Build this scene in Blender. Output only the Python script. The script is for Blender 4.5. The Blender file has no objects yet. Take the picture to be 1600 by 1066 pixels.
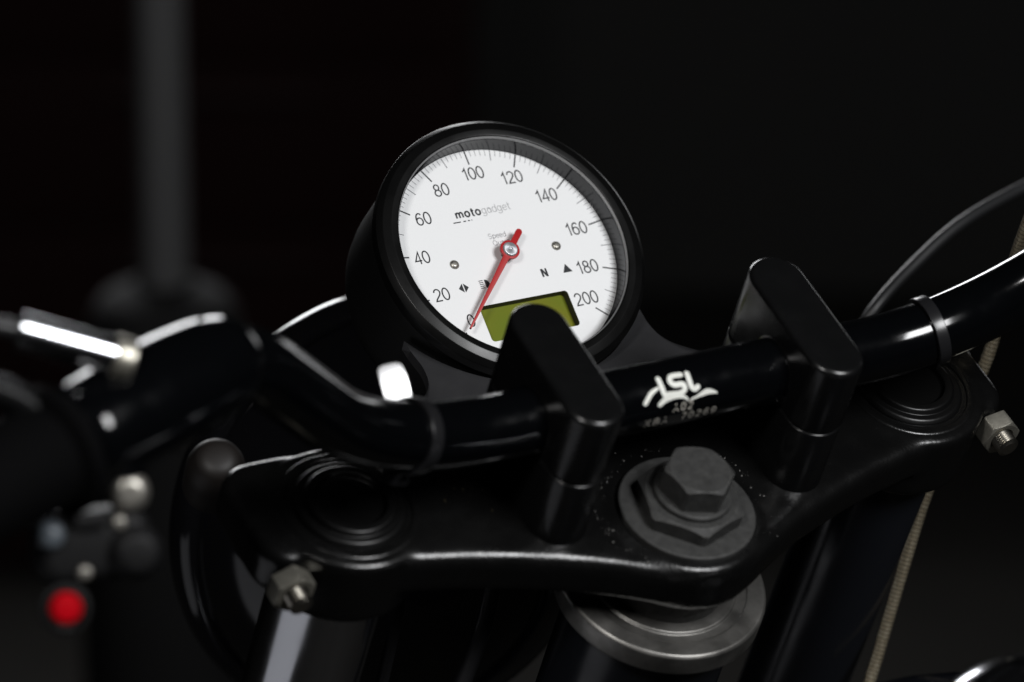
import bpy, bmesh, math, random
from mathutils import Vector, Matrix, noise
random.seed(4)
sc = bpy.context.scene
col = sc.collection
MM = 0.001
PI = math.pi
# ---------------------------------------------------------------- frames
# "steering frame" (mm): X to the rider's right, Y forward, Z along the fork axis, origin = middle of the handlebar.
RAKE = math.radians(25.0)
STEER = Matrix.Translation((0, 0, 1.05)) @ Matrix.Rotation(RAKE, 4, 'X')
# ---------------------------------------------------------------- camera
CAM_POS = Vector((-710.1, -790.8, 933.0)) * MM
CAM_R = Matrix(((0.865510754, 0.170240786, -0.471072404), (-0.450796675, 0.674706643, -0.584425619), (0.218342604, 0.718184531, 0.660709835)))
cam_d = bpy.data.cameras.new('camera')
cam = bpy.data.objects.new('camera', cam_d)
col.objects.link(cam)
cam.matrix_world = STEER @ (Matrix.Translation(CAM_POS) @ CAM_R.to_4x4())
cam_d.sensor_width = 36.0
cam_d.lens = 6817.65 / 1600 * 36
cam_d.clip_start = 0.05
cam_d.clip_end = 60
cam_d.dof.use_dof = True
cam_d.dof.focus_distance = 1.480
cam_d.dof.aperture_fstop = 6.8
sc.camera = cam
# ---------------------------------------------------------------- world and lamps
w = bpy.data.worlds.new('World')
sc.world = w
w.use_nodes = True
w.node_tree.nodes['Background'].inputs[0].default_value = (0.95, 0.97, 1.0, 1)
w.node_tree.nodes['Background'].inputs[1].default_value = 0.0025
TGT = Vector((0, 0.03, 1.05))


def lamp(name, direction, dist, sx, sy, power, color=(1, 1, 1), tgt=TGT):
    d = bpy.data.lights.new(name, 'AREA')
    d.shape = 'RECTANGLE'
    d.size, d.size_y = sx, sy
    d.energy = power
    d.color = color
    o = bpy.data.objects.new(name, d)
    col.objects.link(o)
    v = Vector(direction).normalized()
    o.location = tgt + v * dist
    o.rotation_euler = (-v).to_track_quat('-Z', 'Y').to_euler()
    return o


lamp('key_lamp', (0.20, -0.80, 0.62), 1.7, 0.55, 0.55, 26.5, (0.985, 0.99, 1.0))
lamp('rear_window_lamp', (0.30, 0.93, 0.18), 2.2, 0.80, 0.60, 22, (0.97, 0.98, 1.0))
lamp('side_lamp', (-0.62, -0.50, 0.62), 1.6, 0.24, 0.24, 8.0, (1.0, 0.98, 0.96))
lamp('front_window_lamp', (0.78, 0.62, 0.0), 2.4, 0.45, 0.45, 2.0, (0.98, 0.99, 1.0))
lamp('low_left_lamp', (-0.74, 0.08, -0.52), 1.2, 0.95, 0.60, 0.62, (0.93, 0.94, 1.0))
vs = sc.view_settings
vs.view_transform = 'Standard'
vs.look = 'None'
vs.exposure = 0.0
vs.gamma = 1.0
vs.use_curve_mapping = False
sc.cycles.max_bounces = 6
sc.cycles.caustics_reflective = False
sc.cycles.caustics_refractive = False
sc.cycles.use_denoising = True
sc.cycles.sample_clamp_indirect = 4

# ---------------------------------------------------------------- materials
MATS = {}


def mat(name, base=(0.02, 0.02, 0.02), rough=0.4, metal=0.0, bump=0.0, bscale=400.0, coat=0.0, var=0.0, vscale=60.0,
        rvar=0.0, spec=0.5, detail=4.0, aniso=0.0, col2=None, bdist=0.0004, stretch=None):
    m = bpy.data.materials.new(name)
    m.use_nodes = True
    nt = m.node_tree
    p = nt.nodes['Principled BSDF']
    p.inputs['Base Color'].default_value = (*base, 1)
    p.inputs['Roughness'].default_value = rough
    p.inputs['Metallic'].default_value = metal
    p.inputs['Specular IOR Level'].default_value = spec
    p.inputs['Coat Weight'].default_value = coat
    p.inputs['Coat Roughness'].default_value = 0.06
    p.inputs['Anisotropic'].default_value = aniso
    tc = nt.nodes.new('ShaderNodeTexCoord')
    if var > 0 or col2:
        n = nt.nodes.new('ShaderNodeTexNoise')
        n.inputs['Scale'].default_value = vscale
        n.inputs['Detail'].default_value = 6
        n.inputs['Roughness'].default_value = 0.65
        nt.links.new(tc.outputs['Object'], n.inputs['Vector'])
        r = nt.nodes.new('ShaderNodeValToRGB')
        r.color_ramp.elements[0].position = 0.32
        r.color_ramp.elements[1].position = 0.70
        c2 = col2 if col2 else tuple(c * (1 - var) for c in base)
        r.color_ramp.elements[0].color = (*c2, 1)
        r.color_ramp.elements[1].color = (*[min(1, c * (1 + var * .5)) for c in base], 1)
        nt.links.new(n.outputs['Fac'], r.inputs['Fac'])
        nt.links.new(r.outputs['Color'], p.inputs['Base Color'])
    if rvar > 0:
        n = nt.nodes.new('ShaderNodeTexNoise')
        n.inputs['Scale'].default_value = vscale * 1.7
        n.inputs['Detail'].default_value = 5
        nt.links.new(tc.outputs['Object'], n.inputs['Vector'])
        mr = nt.nodes.new('ShaderNodeMapRange')
        mr.inputs['From Min'].default_value = 0.3
        mr.inputs['From Max'].default_value = 0.7
        mr.inputs['To Min'].default_value = max(0.02, rough - rvar)
        mr.inputs['To Max'].default_value = rough + rvar
        nt.links.new(n.outputs['Fac'], mr.inputs['Value'])
        nt.links.new(mr.outputs['Result'], p.inputs['Roughness'])
    if bump > 0:
        n = nt.nodes.new('ShaderNodeTexNoise')
        n.inputs['Scale'].default_value = bscale
        n.inputs['Detail'].default_value = detail
        if stretch:
            mp = nt.nodes.new('ShaderNodeMapping')
            mp.inputs['Scale'].default_value = stretch
            nt.links.new(tc.outputs['Object'], mp.inputs['Vector'])
            nt.links.new(mp.outputs['Vector'], n.inputs['Vector'])
        else:
            nt.links.new(tc.outputs['Object'], n.inputs['Vector'])
        b = nt.nodes.new('ShaderNodeBump')
        b.inputs['Strength'].default_value = bump
        b.inputs['Distance'].default_value = bdist
        nt.links.new(n.outputs['Fac'], b.inputs['Height'])
        nt.links.new(b.outputs['Normal'], p.inputs['Normal'])
    MATS[name] = m
    return m


M_bar = mat('gloss_black_bar', (0.0014, 0.0016, 0.002), 0.11, bump=0.03, bscale=160, rvar=0.03, vscale=90)
M_capsatin = mat('satin_fork_cap', (0.003, 0.003, 0.003), 0.34, spec=0.35, bump=0.1, bscale=900)
M_clamp = mat('satin_black_clamp', (0.0042, 0.0043, 0.0045), 0.25, spec=0.5, bump=0.01, bscale=1500, rvar=0.05, vscale=70, stretch=(1, 1, 0.02))
M_yoke = mat('painted_yoke', (0.0036, 0.0036, 0.0036), 0.26, bump=0.22, bscale=900, rvar=0.06, vscale=60)
M_oxide = mat('black_oxide_steel', (0.040, 0.040, 0.039), 0.6, spec=0.3, bump=0.3, bscale=1100, var=0.35, vscale=300, rvar=0.1)
def edge_wear(m, bright, radius=0.0005):
    nt = m.node_tree
    p = nt.nodes['Principled BSDF']
    bv = nt.nodes.new('ShaderNodeBevel')
    bv.samples = 6
    bv.inputs['Radius'].default_value = radius
    ge = nt.nodes.new('ShaderNodeNewGeometry')
    dt = nt.nodes.new('ShaderNodeVectorMath')
    dt.operation = 'DOT_PRODUCT'
    nt.links.new(bv.outputs['Normal'], dt.inputs[0])
    nt.links.new(ge.outputs['Normal'], dt.inputs[1])
    mr = nt.nodes.new('ShaderNodeMapRange')
    mr.inputs['From Min'].default_value = 0.995
    mr.inputs['From Max'].default_value = 0.90
    nt.links.new(dt.outputs['Value'], mr.inputs['Value'])
    no = nt.nodes.new('ShaderNodeTexNoise')
    no.inputs['Scale'].default_value = 260
    tc = nt.nodes.new('ShaderNodeTexCoord')
    nt.links.new(tc.outputs['Object'], no.inputs['Vector'])
    r2 = nt.nodes.new('ShaderNodeMapRange')
    r2.inputs['From Min'].default_value = 0.40
    r2.inputs['From Max'].default_value = 0.62
    nt.links.new(no.outputs['Fac'], r2.inputs['Value'])
    mu = nt.nodes.new('ShaderNodeMath')
    mu.operation = 'MULTIPLY'
    nt.links.new(mr.outputs['Result'], mu.inputs[0])
    nt.links.new(r2.outputs['Result'], mu.inputs[1])
    mx = nt.nodes.new('ShaderNodeMix')
    mx.data_type = 'RGBA'
    nt.links.new(mu.outputs['Value'], mx.inputs['Factor'])
    src = p.inputs['Base Color'].links[0].from_socket
    nt.links.new(src, mx.inputs[6])
    mx.inputs[7].default_value = (*bright, 1)
    nt.links.new(mx.outputs[2], p.inputs['Base Color'])


edge_wear(M_oxide, (0.15, 0.148, 0.14))
M_steel = mat('worn_steel', (0.36, 0.35, 0.33), 0.40, 0.9, bump=0.08, bscale=600, rvar=0.08, vscale=45, col2=(0.12, 0.117, 0.11))
M_bezel = mat('anodised_bezel', (0.003, 0.003, 0.003), 0.32, spec=0.3, bump=0.012, bscale=3000, rvar=0.04, vscale=60)
M_cup = mat('textured_cup', (0.004, 0.004, 0.004), 0.5, spec=0.25, bump=0.5, bscale=2600, detail=2, bdist=0.00015)
M_wall = mat('gloss_inner_wall', (0.012, 0.012, 0.014), 0.10)
M_lip = mat('polished_lip', (0.90, 0.90, 0.91), 0.35, 0.8)
M_dial = mat('dial_white', (0.84, 0.84, 0.85), 0.6, spec=0.2)
M_ink = mat('dial_ink', (0.018, 0.019, 0.022), 0.6)
M_ink_grey = mat('dial_ink_grey', (0.42, 0.42, 0.43), 0.6)
M_ink_fine = mat('dial_ink_fine', (0.14, 0.14, 0.155), 0.6)
M_red = mat('needle_red', (0.42, 0.014, 0.016), 0.42)
M_cap = mat('needle_cap_steel', (0.66, 0.68, 0.71), 0.42, 0.8, aniso=0.6)
M_screw = mat('screw_steel', (0.42, 0.40, 0.36), 0.38, 0.9)
M_zinc = mat('zinc_nut', (0.44, 0.42, 0.36), 0.40, 0.85, bump=0.15, bscale=1500, var=0.3, vscale=220)
M_thread = mat('bolt_thread_steel', (0.5, 0.47, 0.41), 0.28, 1.0)
M_chrome = mat('fork_chrome', (0.62, 0.63, 0.66), 0.16, 1.0, rvar=0.03, vscale=40)
M_fork_black = mat('fork_black', (0.008, 0.009, 0.012), 0.22, rvar=0.05, vscale=50)
M_plate = mat('brushed_plate', (0.032, 0.032, 0.034), 0.42, 0.2, bump=0.08, bscale=1800, rvar=0.06, vscale=120)
M_lamp = mat('gloss_black_shell', (0.005, 0.005, 0.006), 0.10)
M_rubber = mat('matt_rubber', (0.0015, 0.0015, 0.0017), 0.85, spec=0.05, bump=0.1, bscale=900)
M_tie = mat('nylon_tie', (0.011, 0.011, 0.012), 0.26)
M_cable = mat('cable_sheath', (0.012, 0.0122, 0.013), 0.42)
M_print = mat('white_print', (0.72, 0.73, 0.68), 0.5, bump=0.1, bscale=2000)
M_etch = mat('etched_print', (0.55, 0.52, 0.46), 0.5, bump=0.2, bscale=3000, var=0.5, vscale=900)
M_button = mat('red_button', (0.42, 0.001, 0.006), 0.5, spec=0.1)
M_switch = mat('switch_plastic', (0.003, 0.003, 0.0034), 0.6, spec=0.25)
M_dark = mat('dark_hose', (0.010, 0.010, 0.011), 0.4)
M_tank = mat('tank_paint', (0.006, 0.007, 0.010), 0.12)
M_gold = mat('brass_dust', (0.60, 0.48, 0.26), 0.3, 0.9)
M_greydust = mat('pale_dust', (0.45, 0.44, 0.42), 0.7)
M_blue = mat('blue_grey_knob', (0.07, 0.082, 0.095), 0.4)


def m_lcd():
    m = mat('lcd_olive', (0.150, 0.200, 0.010), 0.35)
    nt = m.node_tree
    p = nt.nodes['Principled BSDF']
    tc = nt.nodes.new('ShaderNodeTexCoord')
    n = nt.nodes.new('ShaderNodeTexNoise')
    n.inputs['Scale'].default_value = 55
    n.inputs['Detail'].default_value = 1
    nt.links.new(tc.outputs['Object'], n.inputs['Vector'])
    r = nt.nodes.new('ShaderNodeValToRGB')
    r.color_ramp.elements[0].position = 0.35
    r.color_ramp.elements[1].position = 0.65
    r.color_ramp.elements[0].color = (0.160, 0.160, 0.006, 1)
    r.color_ramp.elements[1].color = (0.125, 0.160, 0.006, 1)
    nt.links.new(n.outputs['Fac'], r.inputs['Fac'])
    nt.links.new(r.outputs['Color'], p.inputs['Base Color'])
    return m


def m_glass():
    m = bpy.data.materials.new('cover_glass')
    m.use_nodes = True
    nt = m.node_tree
    nt.nodes.remove(nt.nodes['Principled BSDF'])
    out = nt.nodes['Material Output']
    mix = nt.nodes.new('ShaderNodeMixShader')
    tr = nt.nodes.new('ShaderNodeBsdfTransparent')
    tr.inputs['Color'].default_value = (0.985, 0.99, 0.988, 1)
    gl = nt.nodes.new('ShaderNodeBsdfGlossy')
    gl.inputs['Roughness'].default_value = 0.02
    fr = nt.nodes.new('ShaderNodeFresnel')
    fr.inputs['IOR'].default_value = 1.22
    nt.links.new(fr.outputs['Fac'], mix.inputs['Fac'])
    nt.links.new(tr.outputs['BSDF'], mix.inputs[1])
    nt.links.new(gl.outputs['BSDF'], mix.inputs[2])
    nt.links.new(mix.outputs['Shader'], out.inputs['Surface'])
    return m


def m_braid():
    m = mat('steel_braid', (0.30, 0.26, 0.19), 0.38, 0.6)
    nt = m.node_tree
    p = nt.nodes['Principled BSDF']
    tc = nt.nodes.new('ShaderNodeTexCoord')
    mp = nt.nodes.new('ShaderNodeMapping')
    mp.inputs['Scale'].default_value = (14, 650, 1)
    b = nt.nodes.new('ShaderNodeTexBrick')
    b.inputs['Color1'].default_value = (0.54, 0.48, 0.36, 1)
    b.inputs['Color2'].default_value = (0.36, 0.30, 0.20, 1)
    b.inputs['Mortar'].default_value = (0.05, 0.04, 0.02, 1)
    b.inputs['Scale'].default_value = 1.0
    b.inputs['Mortar Size'].default_value = 0.12
    b.inputs['Brick Width'].default_value = 1.0
    b.inputs['Row Height'].default_value = 1.0
    nt.links.new(tc.outputs['UV'], mp.inputs['Vector'])
    nt.links.new(mp.outputs['Vector'], b.inputs['Vector'])
    nt.links.new(b.outputs['Color'], p.inputs['Base Color'])
    bp = nt.nodes.new('ShaderNodeBump')
    bp.inputs['Strength'].default_value = 0.8
    bp.inputs['Distance'].default_value = 0.0004
    bp.invert = True
    nt.links.new(b.outputs['Fac'], bp.inputs['Height'])
    nt.links.new(bp.outputs['Normal'], p.inputs['Normal'])
    return m


M_lcd, M_glass, M_braid = m_lcd(), m_glass(), m_braid()

# ---------------------------------------------------------------- mesh helpers (all in mm, steering frame)


class MB:
    def __init__(self):
        self.v, self.f, self.uv = [], [], {}

    def add(self, vs_, fs):
        o = len(self.v)
        self.v += [tuple(x) for x in vs_]
        self.f += [tuple(i + o for i in f) for f in fs]
        return o

    def build(self, name, material, parent=None, sharp=35, label=None, uvs=None, scale=MM):
        me = bpy.data.meshes.new(name)
        me.from_pydata([(x * scale, y * scale, z * scale) for x, y, z in self.v], [], self.f)
        bm = bmesh.new()
        bm.from_mesh(me)
        bmesh.ops.recalc_face_normals(bm, faces=bm.faces)
        bm.to_mesh(me)
        bm.free()
        if uvs:
            l = me.uv_layers.new(name='UVMap')
            for lp in me.loops:
                l.data[lp.index].uv = uvs[lp.vertex_index]
        for p in me.polygons:
            p.use_smooth = True
        me.set_sharp_from_angle(angle=math.radians(sharp))
        me.materials.append(material)
        o = bpy.data.objects.new(name, me)
        col.objects.link(o)
        o.shadow_terminator_geometry_offset = 0.15
        o.shadow_terminator_shading_offset = 0.15
        if parent:
            o.parent = parent
        if label:
            o['label'] = label
        return o


def frame(axis):
    a = Vector(axis).normalized()
    t = Vector((1, 0, 0)) if abs(a.x) < 0.9 else Vector((0, 1, 0))
    u = (t - a * t.dot(a)).normalized()
    return u, a.cross(u), a


def lathe(prof, C=(0, 0, 0), axis=(0, 0, 1), seg=96, closed=False, mb=None):
    """surface of revolution; prof = [(r, h)...] along axis from C"""
    mb = mb or MB()
    u, v, a = frame(axis)
    C = Vector(C)
    rings = []
    vs_, fs = [], []
    for r, h in prof:
        if r < 1e-6:
            rings.append([len(vs_)])
            vs_.append(C + a * h)
        else:
            rings.append(list(range(len(vs_), len(vs_) + seg)))
            for k in range(seg):
                t = 2 * PI * k / seg
                vs_.append(C + a * h + (u * math.cos(t) + v * math.sin(t)) * r)
    pairs = list(zip(rings, rings[1:])) + ([(rings[-1], rings[0])] if closed else [])
    for A, B in pairs:
        for k in range(seg):
            k2 = (k + 1) % seg
            if len(A) == 1 and len(B) == 1:
                continue
            if len(A) == 1:
                fs.append((A[0], B[k], B[k2]))
            elif len(B) == 1:
                fs.append((A[k], B[0], A[k2]))
            else:
                fs.append((A[k], B[k], B[k2], A[k2]))
    mb.add(vs_, fs)
    return mb


def rnd(p0, p1, p2, r, n=4):
    """fillet corner p1 of a 2D profile"""
    a, b, c = Vector(p0), Vector(p1), Vector(p2)
    d1, d2 = (a - b).normalized(), (c - b).normalized()
    s, e = b + d1 * r, b + d2 * r
    return [tuple(s * (1 - t) ** 2 + b * 2 * t * (1 - t) + e * t * t) for t in [i / n for i in range(n + 1)]]


def fillet(prof, radii):
    out = [prof[0]]
    for i in range(1, len(prof) - 1):
        if radii[i] > 0:
            out += rnd(prof[i - 1], prof[i], prof[i + 1], radii[i])
        else:
            out.append(prof[i])
    out.append(prof[-1])
    return out


def catmull(pts, n=10):
    pts = [Vector(p) for p in pts]
    P = [pts[0] * 2 - pts[1]] + pts + [pts[-1] * 2 - pts[-2]]
    out = []
    for i in range(1, len(P) - 2):
        p0, p1, p2, p3 = P[i - 1:i + 3]
        for k in range(n):
            t = k / n
            out.append(0.5 * ((2 * p1) + (p2 - p0) * t + (2 * p0 - 5 * p1 + 4 * p2 - p3) * t * t + (3 * p1 - p0 - 3 * p2 + p3) * t ** 3))
    out.append(pts[-1])
    return out


def tube(path, r, seg=32, caps=True, mb=None, uv=None):
    mb = mb or MB()
    path = [Vector(p) for p in path]
    rr = r if callable(r) else (lambda s: r)
    L = [0.0]
    for a, b in zip(path, path[1:]):
        L.append(L[-1] + (b - a).length)
    t0 = (path[1] - path[0]).normalized()
    u = frame(t0)[0]
    vs_, fs = [], []
    for i, p in enumerate(path):
        t = (path[min(i + 1, len(path) - 1)] - path[max(i - 1, 0)]).normalized()
        u = (u - t * u.dot(t)).normalized()
        v = t.cross(u)
        for k in range(seg):
            an = 2 * PI * k / seg
            vs_.append(p + (u * math.cos(an) + v * math.sin(an)) * rr(L[i]))
            if uv is not None:
                uv.append((abs(k / seg * 2 - 1), L[i] * MM))
    for i in range(len(path) - 1):
        for k in range(seg):
            k2 = (k + 1) % seg
            fs.append((i * seg + k, (i + 1) * seg + k, (i + 1) * seg + k2, i * seg + k2))
    if caps:
        fs.append(tuple(range(seg)))
        fs.append(tuple((len(path) - 1) * seg + k for k in range(seg)))
    mb.add(vs_, fs)
    return mb


def prism(outline, z0, z1, r0=0.0, r1=0.0, n=4, to=None, mb=None):
    """outline (CCW 2D) extruded z0..z1 with rounded bottom (r0) / top (r1) edges; to: (x,y,z)->point"""
    mb = mb or MB()
    to = to or (lambda x, y, z: (x, y, z))
    m = len(outline)
    P = [Vector(p) for p in outline]
    N = []
    for i in range(m):
        d1 = (P[i] - P[i - 1]).normalized()
        d2 = (P[(i + 1) % m] - P[i]).normalized()
        n1, n2 = Vector((d1.y, -d1.x)), Vector((d2.y, -d2.x))
        b = (n1 + n2)
        b = b.normalized() if b.length > 1e-6 else n1
        N.append(b / max(0.4, b.dot(n1)))
    lev = []
    if r0 > 0:
        lev += [(r0 * (1 - math.sin(PI / 2 * k / n)), z0 + r0 * (1 - math.cos(PI / 2 * k / n))) for k in range(n + 1)]
    else:
        lev.append((0, z0))
    if r1 > 0:
        lev += [(r1 * (1 - math.cos(PI / 2 * k / n)), z1 - r1 * (1 - math.sin(PI / 2 * k / n))) for k in range(n + 1)]
    else:
        lev.append((0, z1))
    vs_, fs = [], []
    for ins, z in lev:
        for i in range(m):
            q = P[i] - N[i] * ins
            vs_.append(to(q.x, q.y, z))
    for l in range(len(lev) - 1):
        for i in range(m):
            j = (i + 1) % m
            fs.append((l * m + i, l * m + j, (l + 1) * m + j, (l + 1) * m + i))
    fs.append(tuple(range(m)))
    fs.append(tuple((len(lev) - 1) * m + i for i in range(m)))
    mb.add(vs_, fs)
    return mb


def stadium(cx, cy, half_len, r, n=20):
    o = []
    for k in range(n + 1):
        t = -PI + PI * k / n
        o.append((cx + r * math.cos(t), cy - (half_len - r) + r * math.sin(t)))
    for k in range(n + 1):
        t = PI * k / n
        o.append((cx + r * math.cos(t), cy + (half_len - r) + r * math.sin(t)))
    return o


def rrect(x0, x1, y0, y1, r, n=5):
    o = []
    for cx, cy, a in ((x1 - r, y0 + r, -90), (x1 - r, y1 - r, 0), (x0 + r, y1 - r, 90), (x0 + r, y0 + r, 180)):
        for k in range(n + 1):
            t = math.radians(a + 90 * k / n)
            o.append((cx + r * math.cos(t), cy + r * math.sin(t)))
    return o


def hexnut(af, z0, z1, C, axis, rot=0.0, chamfer_bottom=False, hole=0.0, mb=None, seg=72):
    """hexagon with the curved chamfer of a real nut; C base point, axis direction"""
    mb = mb or MB()
    u, v, a = frame(axis)
    C = Vector(C)
    ri = af / 2 * 0.965
    vs_, fs = [], []

    def ring(fn):
        base = len(vs_)
        for k in range(seg):
            t = 2 * PI * k / seg
            tt = (t - rot) % (PI / 3) - PI / 6
            rh = af / 2 / math.cos(tt)
            r, z = fn(rh)
            vs_.append(C + a * z + (u * math.cos(t) + v * math.sin(t)) * r)
        return base
    R = []
    if hole:
        R.append(ring(lambda rh: (hole, z1 - 1.2)))
        R.append(ring(lambda rh: (hole + 0.5, z1)))
    R.append(ring(lambda rh: (ri, z1)))
    R.append(ring(lambda rh: (rh * 0.992, z1 - (rh - ri) * 0.52)))
    R.append(ring(lambda rh: (rh, z1 - (rh - ri) * 0.52 - 0.15)))
    if chamfer_bottom:
        R.append(ring(lambda rh: (rh, z0 + (rh - ri) * 0.52)))
        R.append(ring(lambda rh: (ri, z0)))
    else:
        R.append(ring(lambda rh: (rh, z0)))
    for A, B in zip(R, R[1:]):
        for k in range(seg):
            k2 = (k + 1) % seg
            fs.append((A + k, B + k, B + k2, A + k2))
    if not hole:
        fs.append(tuple(R[0] + k for k in range(seg)))
    fs.append(tuple(R[-1] + k for k in range(seg)))
    mb.add(vs_, fs)
    return mb


def ribbon(pts, width, to, z, mb, closed=False):
    """flat stroke of constant width with mitred joins"""
    P = [Vector(p) for p in pts]
    m = len(P)
    L, Rr = [], []
    for i in range(m):
        a = P[i - 1] if (i > 0 or closed) else None
        b = P[(i + 1) % m] if (i < m - 1 or closed) else None
        d1 = (P[i] - a).normalized() if a is not None else (b - P[i]).normalized()
        d2 = (b - P[i]).normalized() if b is not None else d1
        n1, n2 = Vector((-d1.y, d1.x)), Vector((-d2.y, d2.x))
        nn = n1 + n2
        nn = nn.normalized() if nn.length > 1e-4 else n1
        k = width / 2 / max(0.35, nn.dot(n1))
        L.append(P[i] + nn * k)
        Rr.append(P[i] - nn * k)
    vs_ = [to(p.x, p.y, z) for p in L] + [to(p.x, p.y, z) for p in Rr]
    fs = []
    for i in range(m if closed else m - 1):
        j = (i + 1) % m
        fs.append((i, j, m + j, m + i))
    mb.add(vs_, fs)


def arc(cx, cy, rx, ry, a0, a1, n=16):
    return [(cx + rx * math.cos(math.radians(a0 + (a1 - a0) * k / n)), cy + ry * math.sin(math.radians(a0 + (a1 - a0) * k / n))) for k in range(n + 1)]


def ell(cx, cy, rx, ry, n=28):
    return arc(cx, cy, rx, ry, 90, 450, n)[:-1]


# monoline glyphs on a unit cap height: (advance, [(points, closed)...])
G = {
    '0': (0.66, [(ell(.29, .5, .25, .47), True)]),
    '1': (0.50, [([(.06, .74), (.20, .84), (.29, .97), (.29, .0)], False)]),
    '2': (0.66, [(arc(.29, .72, .235, .25, 175, -25, 16) + [(.42, .47), (.12, .17), (.05, .03), (.54, .03)], False)]),
    '4': (0.66, [([(.42, 0), (.42, .97), (.03, .27), (.56, .27)], False)]),
    '6': (0.66, [(ell(.29, .32, .24, .29), True), ([(.05, .34), (.06, .55), (.11, .77), (.21, .92), (.33, .97), (.44, .93), (.51, .82)], False)]),
    '7': (0.62, [([(.04, .97), (.52, .97), (.34, .6), (.22, 0)], False)]),
    '8': (0.66, [(ell(.29, .74, .195, .225), True), (ell(.29, .27, .245, .245), True)]),
    '9': (0.66, [(ell(.29, .66, .24, .29), True), ([(.53, .64), (.50, .35), (.42, .12), (.29, .03), (.14, .03), (.06, .14)], False)]),
    'A': (0.80, [([(.03, 0), (.36, .99)], False), ([(.38, .99), (.71, 0)], False), ([(.15, .34), (.59, .34)], False)]),
    'K': (0.78, [([(.08, 0), (.08, 1)], False), ([(.62, 1), (.12, .45)], False), ([(.26, .58), (.66, 0)], False)]),
    'B': (0.74, [([(.08, .03), (.08, .97), (.38, .97)] + arc(.38, .75, .2, .22, 90, -90, 10) + [(.10, .53)], False), ([(.30, .50), (.42, .50)] + arc(.42, .265, .22, .235, 90, -90, 10) + [(.08, .03)], False)]),
    'N': (0.80, [([(.1, 0), (.1, 1)], False), ([(.14, .95), (.60, .05)], False), ([(.64, 0), (.64, 1)], False)]),
    'S': (0.74, [(arc(.34, .73, .26, .24, 20, 250, 14) + arc(.34, .26, .28, .24, 70, -160, 14), False)]),
    'Q': (0.90, [(ell(.42, .5, .38, .47), True), ([(.5, .25), (.8, -.03)], False)]),
    'p': (0.64, [(ell(.33, .34, .24, .33), True), ([(.08, .70), (.08, -.28)], False)]),
    'e': (0.62, [([(.07, .36), (.55, .36)] + arc(.31, .34, .25, .33, 8, 320, 20), False)]),
    'd': (0.64, [(ell(.30, .34, .24, .33), True), ([(.56, 1.0), (.56, 0)], False)]),
    'u': (0.62, [([(.08, .70), (.08, .25)] + arc(.29, .25, .21, .24, 180, 360, 10), False), ([(.53, .70), (.53, 0)], False)]),
    'a': (0.62, [(ell(.29, .30, .22, .27), True), ([(.10, .60), (.2, .67), (.38, .67), (.5, .58), (.53, .45), (.53, 0)], False)]),
    'r': (0.40, [([(.08, .70), (.08, 0)], False), ([(.12, .50), (.2, .62), (.38, .68)], False)]),
    'z': (0.56, [([(.05, .67), (.48, .67), (.05, .03), (.50, .03)], False)]),
    'm': (1.00, [([(.08, .70), (.08, 0)], False), ([(.12, .45)] + arc(.29, .45, .19, .22, 160, 0, 8) + [(.48, 0)], False), ([(.52, .45)] + arc(.69, .45, .19, .22, 160, 0, 8) + [(.88, 0)], False)]),
    'o': (0.70, [(ell(.34, .34, .27, .33), True)]),
    't': (0.42, [([(.18, .95), (.18, .15)] + arc(.30, .15, .12, .13, 190, 300, 6), False), ([(.02, .68), (.38, .68)], False)]),
    'g': (0.66, [(ell(.30, .36, .24, .31), True), ([(.55, .70), (.55, -.05)] + arc(.30, -.05, .25, .23, 0, -160, 10), False)]),
    ' ': (0.45, []),
}


def text_width(s, h, sp=0.0):
    return sum(G[c][0] * h + sp for c in s) - sp


def write(s, x, y, h, width, to, z, mb, sp=0.0, dense=False, wscale=1.0):
    k = 0
    for c in s:
        adv, strokes = G[c]
        for pts, closed in strokes:
            q = [(x + p[0] * h * wscale, y + p[1] * h) for p in pts]
            ribbon(q, width, to, z + 0.012 * (k % 5), mb, closed)
            k += 1
        x += adv * h * wscale + sp
    return x


def empty(name, parent=None, label=None, cat=None, group=None):
    o = bpy.data.objects.new(name, None)
    o.empty_display_size = 0.02
    col.objects.link(o)
    if parent:
        o.parent = parent
    if label:
        o['label'] = label
    if cat:
        o['category'] = cat
    if group:
        o['group'] = group
    return o


# ================================================================ setting
def sheet(name, corners, material):
    mb = MB()
    mb.add(corners, [(0, 1, 2, 3)])
    o = mb.build(name, material, scale=1.0)
    o['kind'] = 'structure'
    return o


M_floor = mat('dim_concrete', (0.0135, 0.0125, 0.011), 0.8, spec=0.2, bump=0.2, bscale=30, var=0.4, vscale=1.6)
M_backwall = mat('dark_wall', (0.0044, 0.0042, 0.0036), 0.8, var=0.5, vscale=0.9)
fl = sheet('floor', [(-6, -4, 0), (8, -4, 0), (8, 9, 0), (-6, 9, 0)], M_floor)
vd = Vector((0.471, 0.803, 0)).normalized()
vr = Vector((vd.y, -vd.x, 0))
wc = Vector((-0.71, -1.111, 0)) + vd * 4.3
a, b = wc - vr * 4, wc + vr * 4
sheet('wall', [(a.x, a.y, 0.003), (b.x, b.y, 0.003), (b.x, b.y, 3.2), (a.x, a.y, 3.2)], M_backwall)

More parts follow.
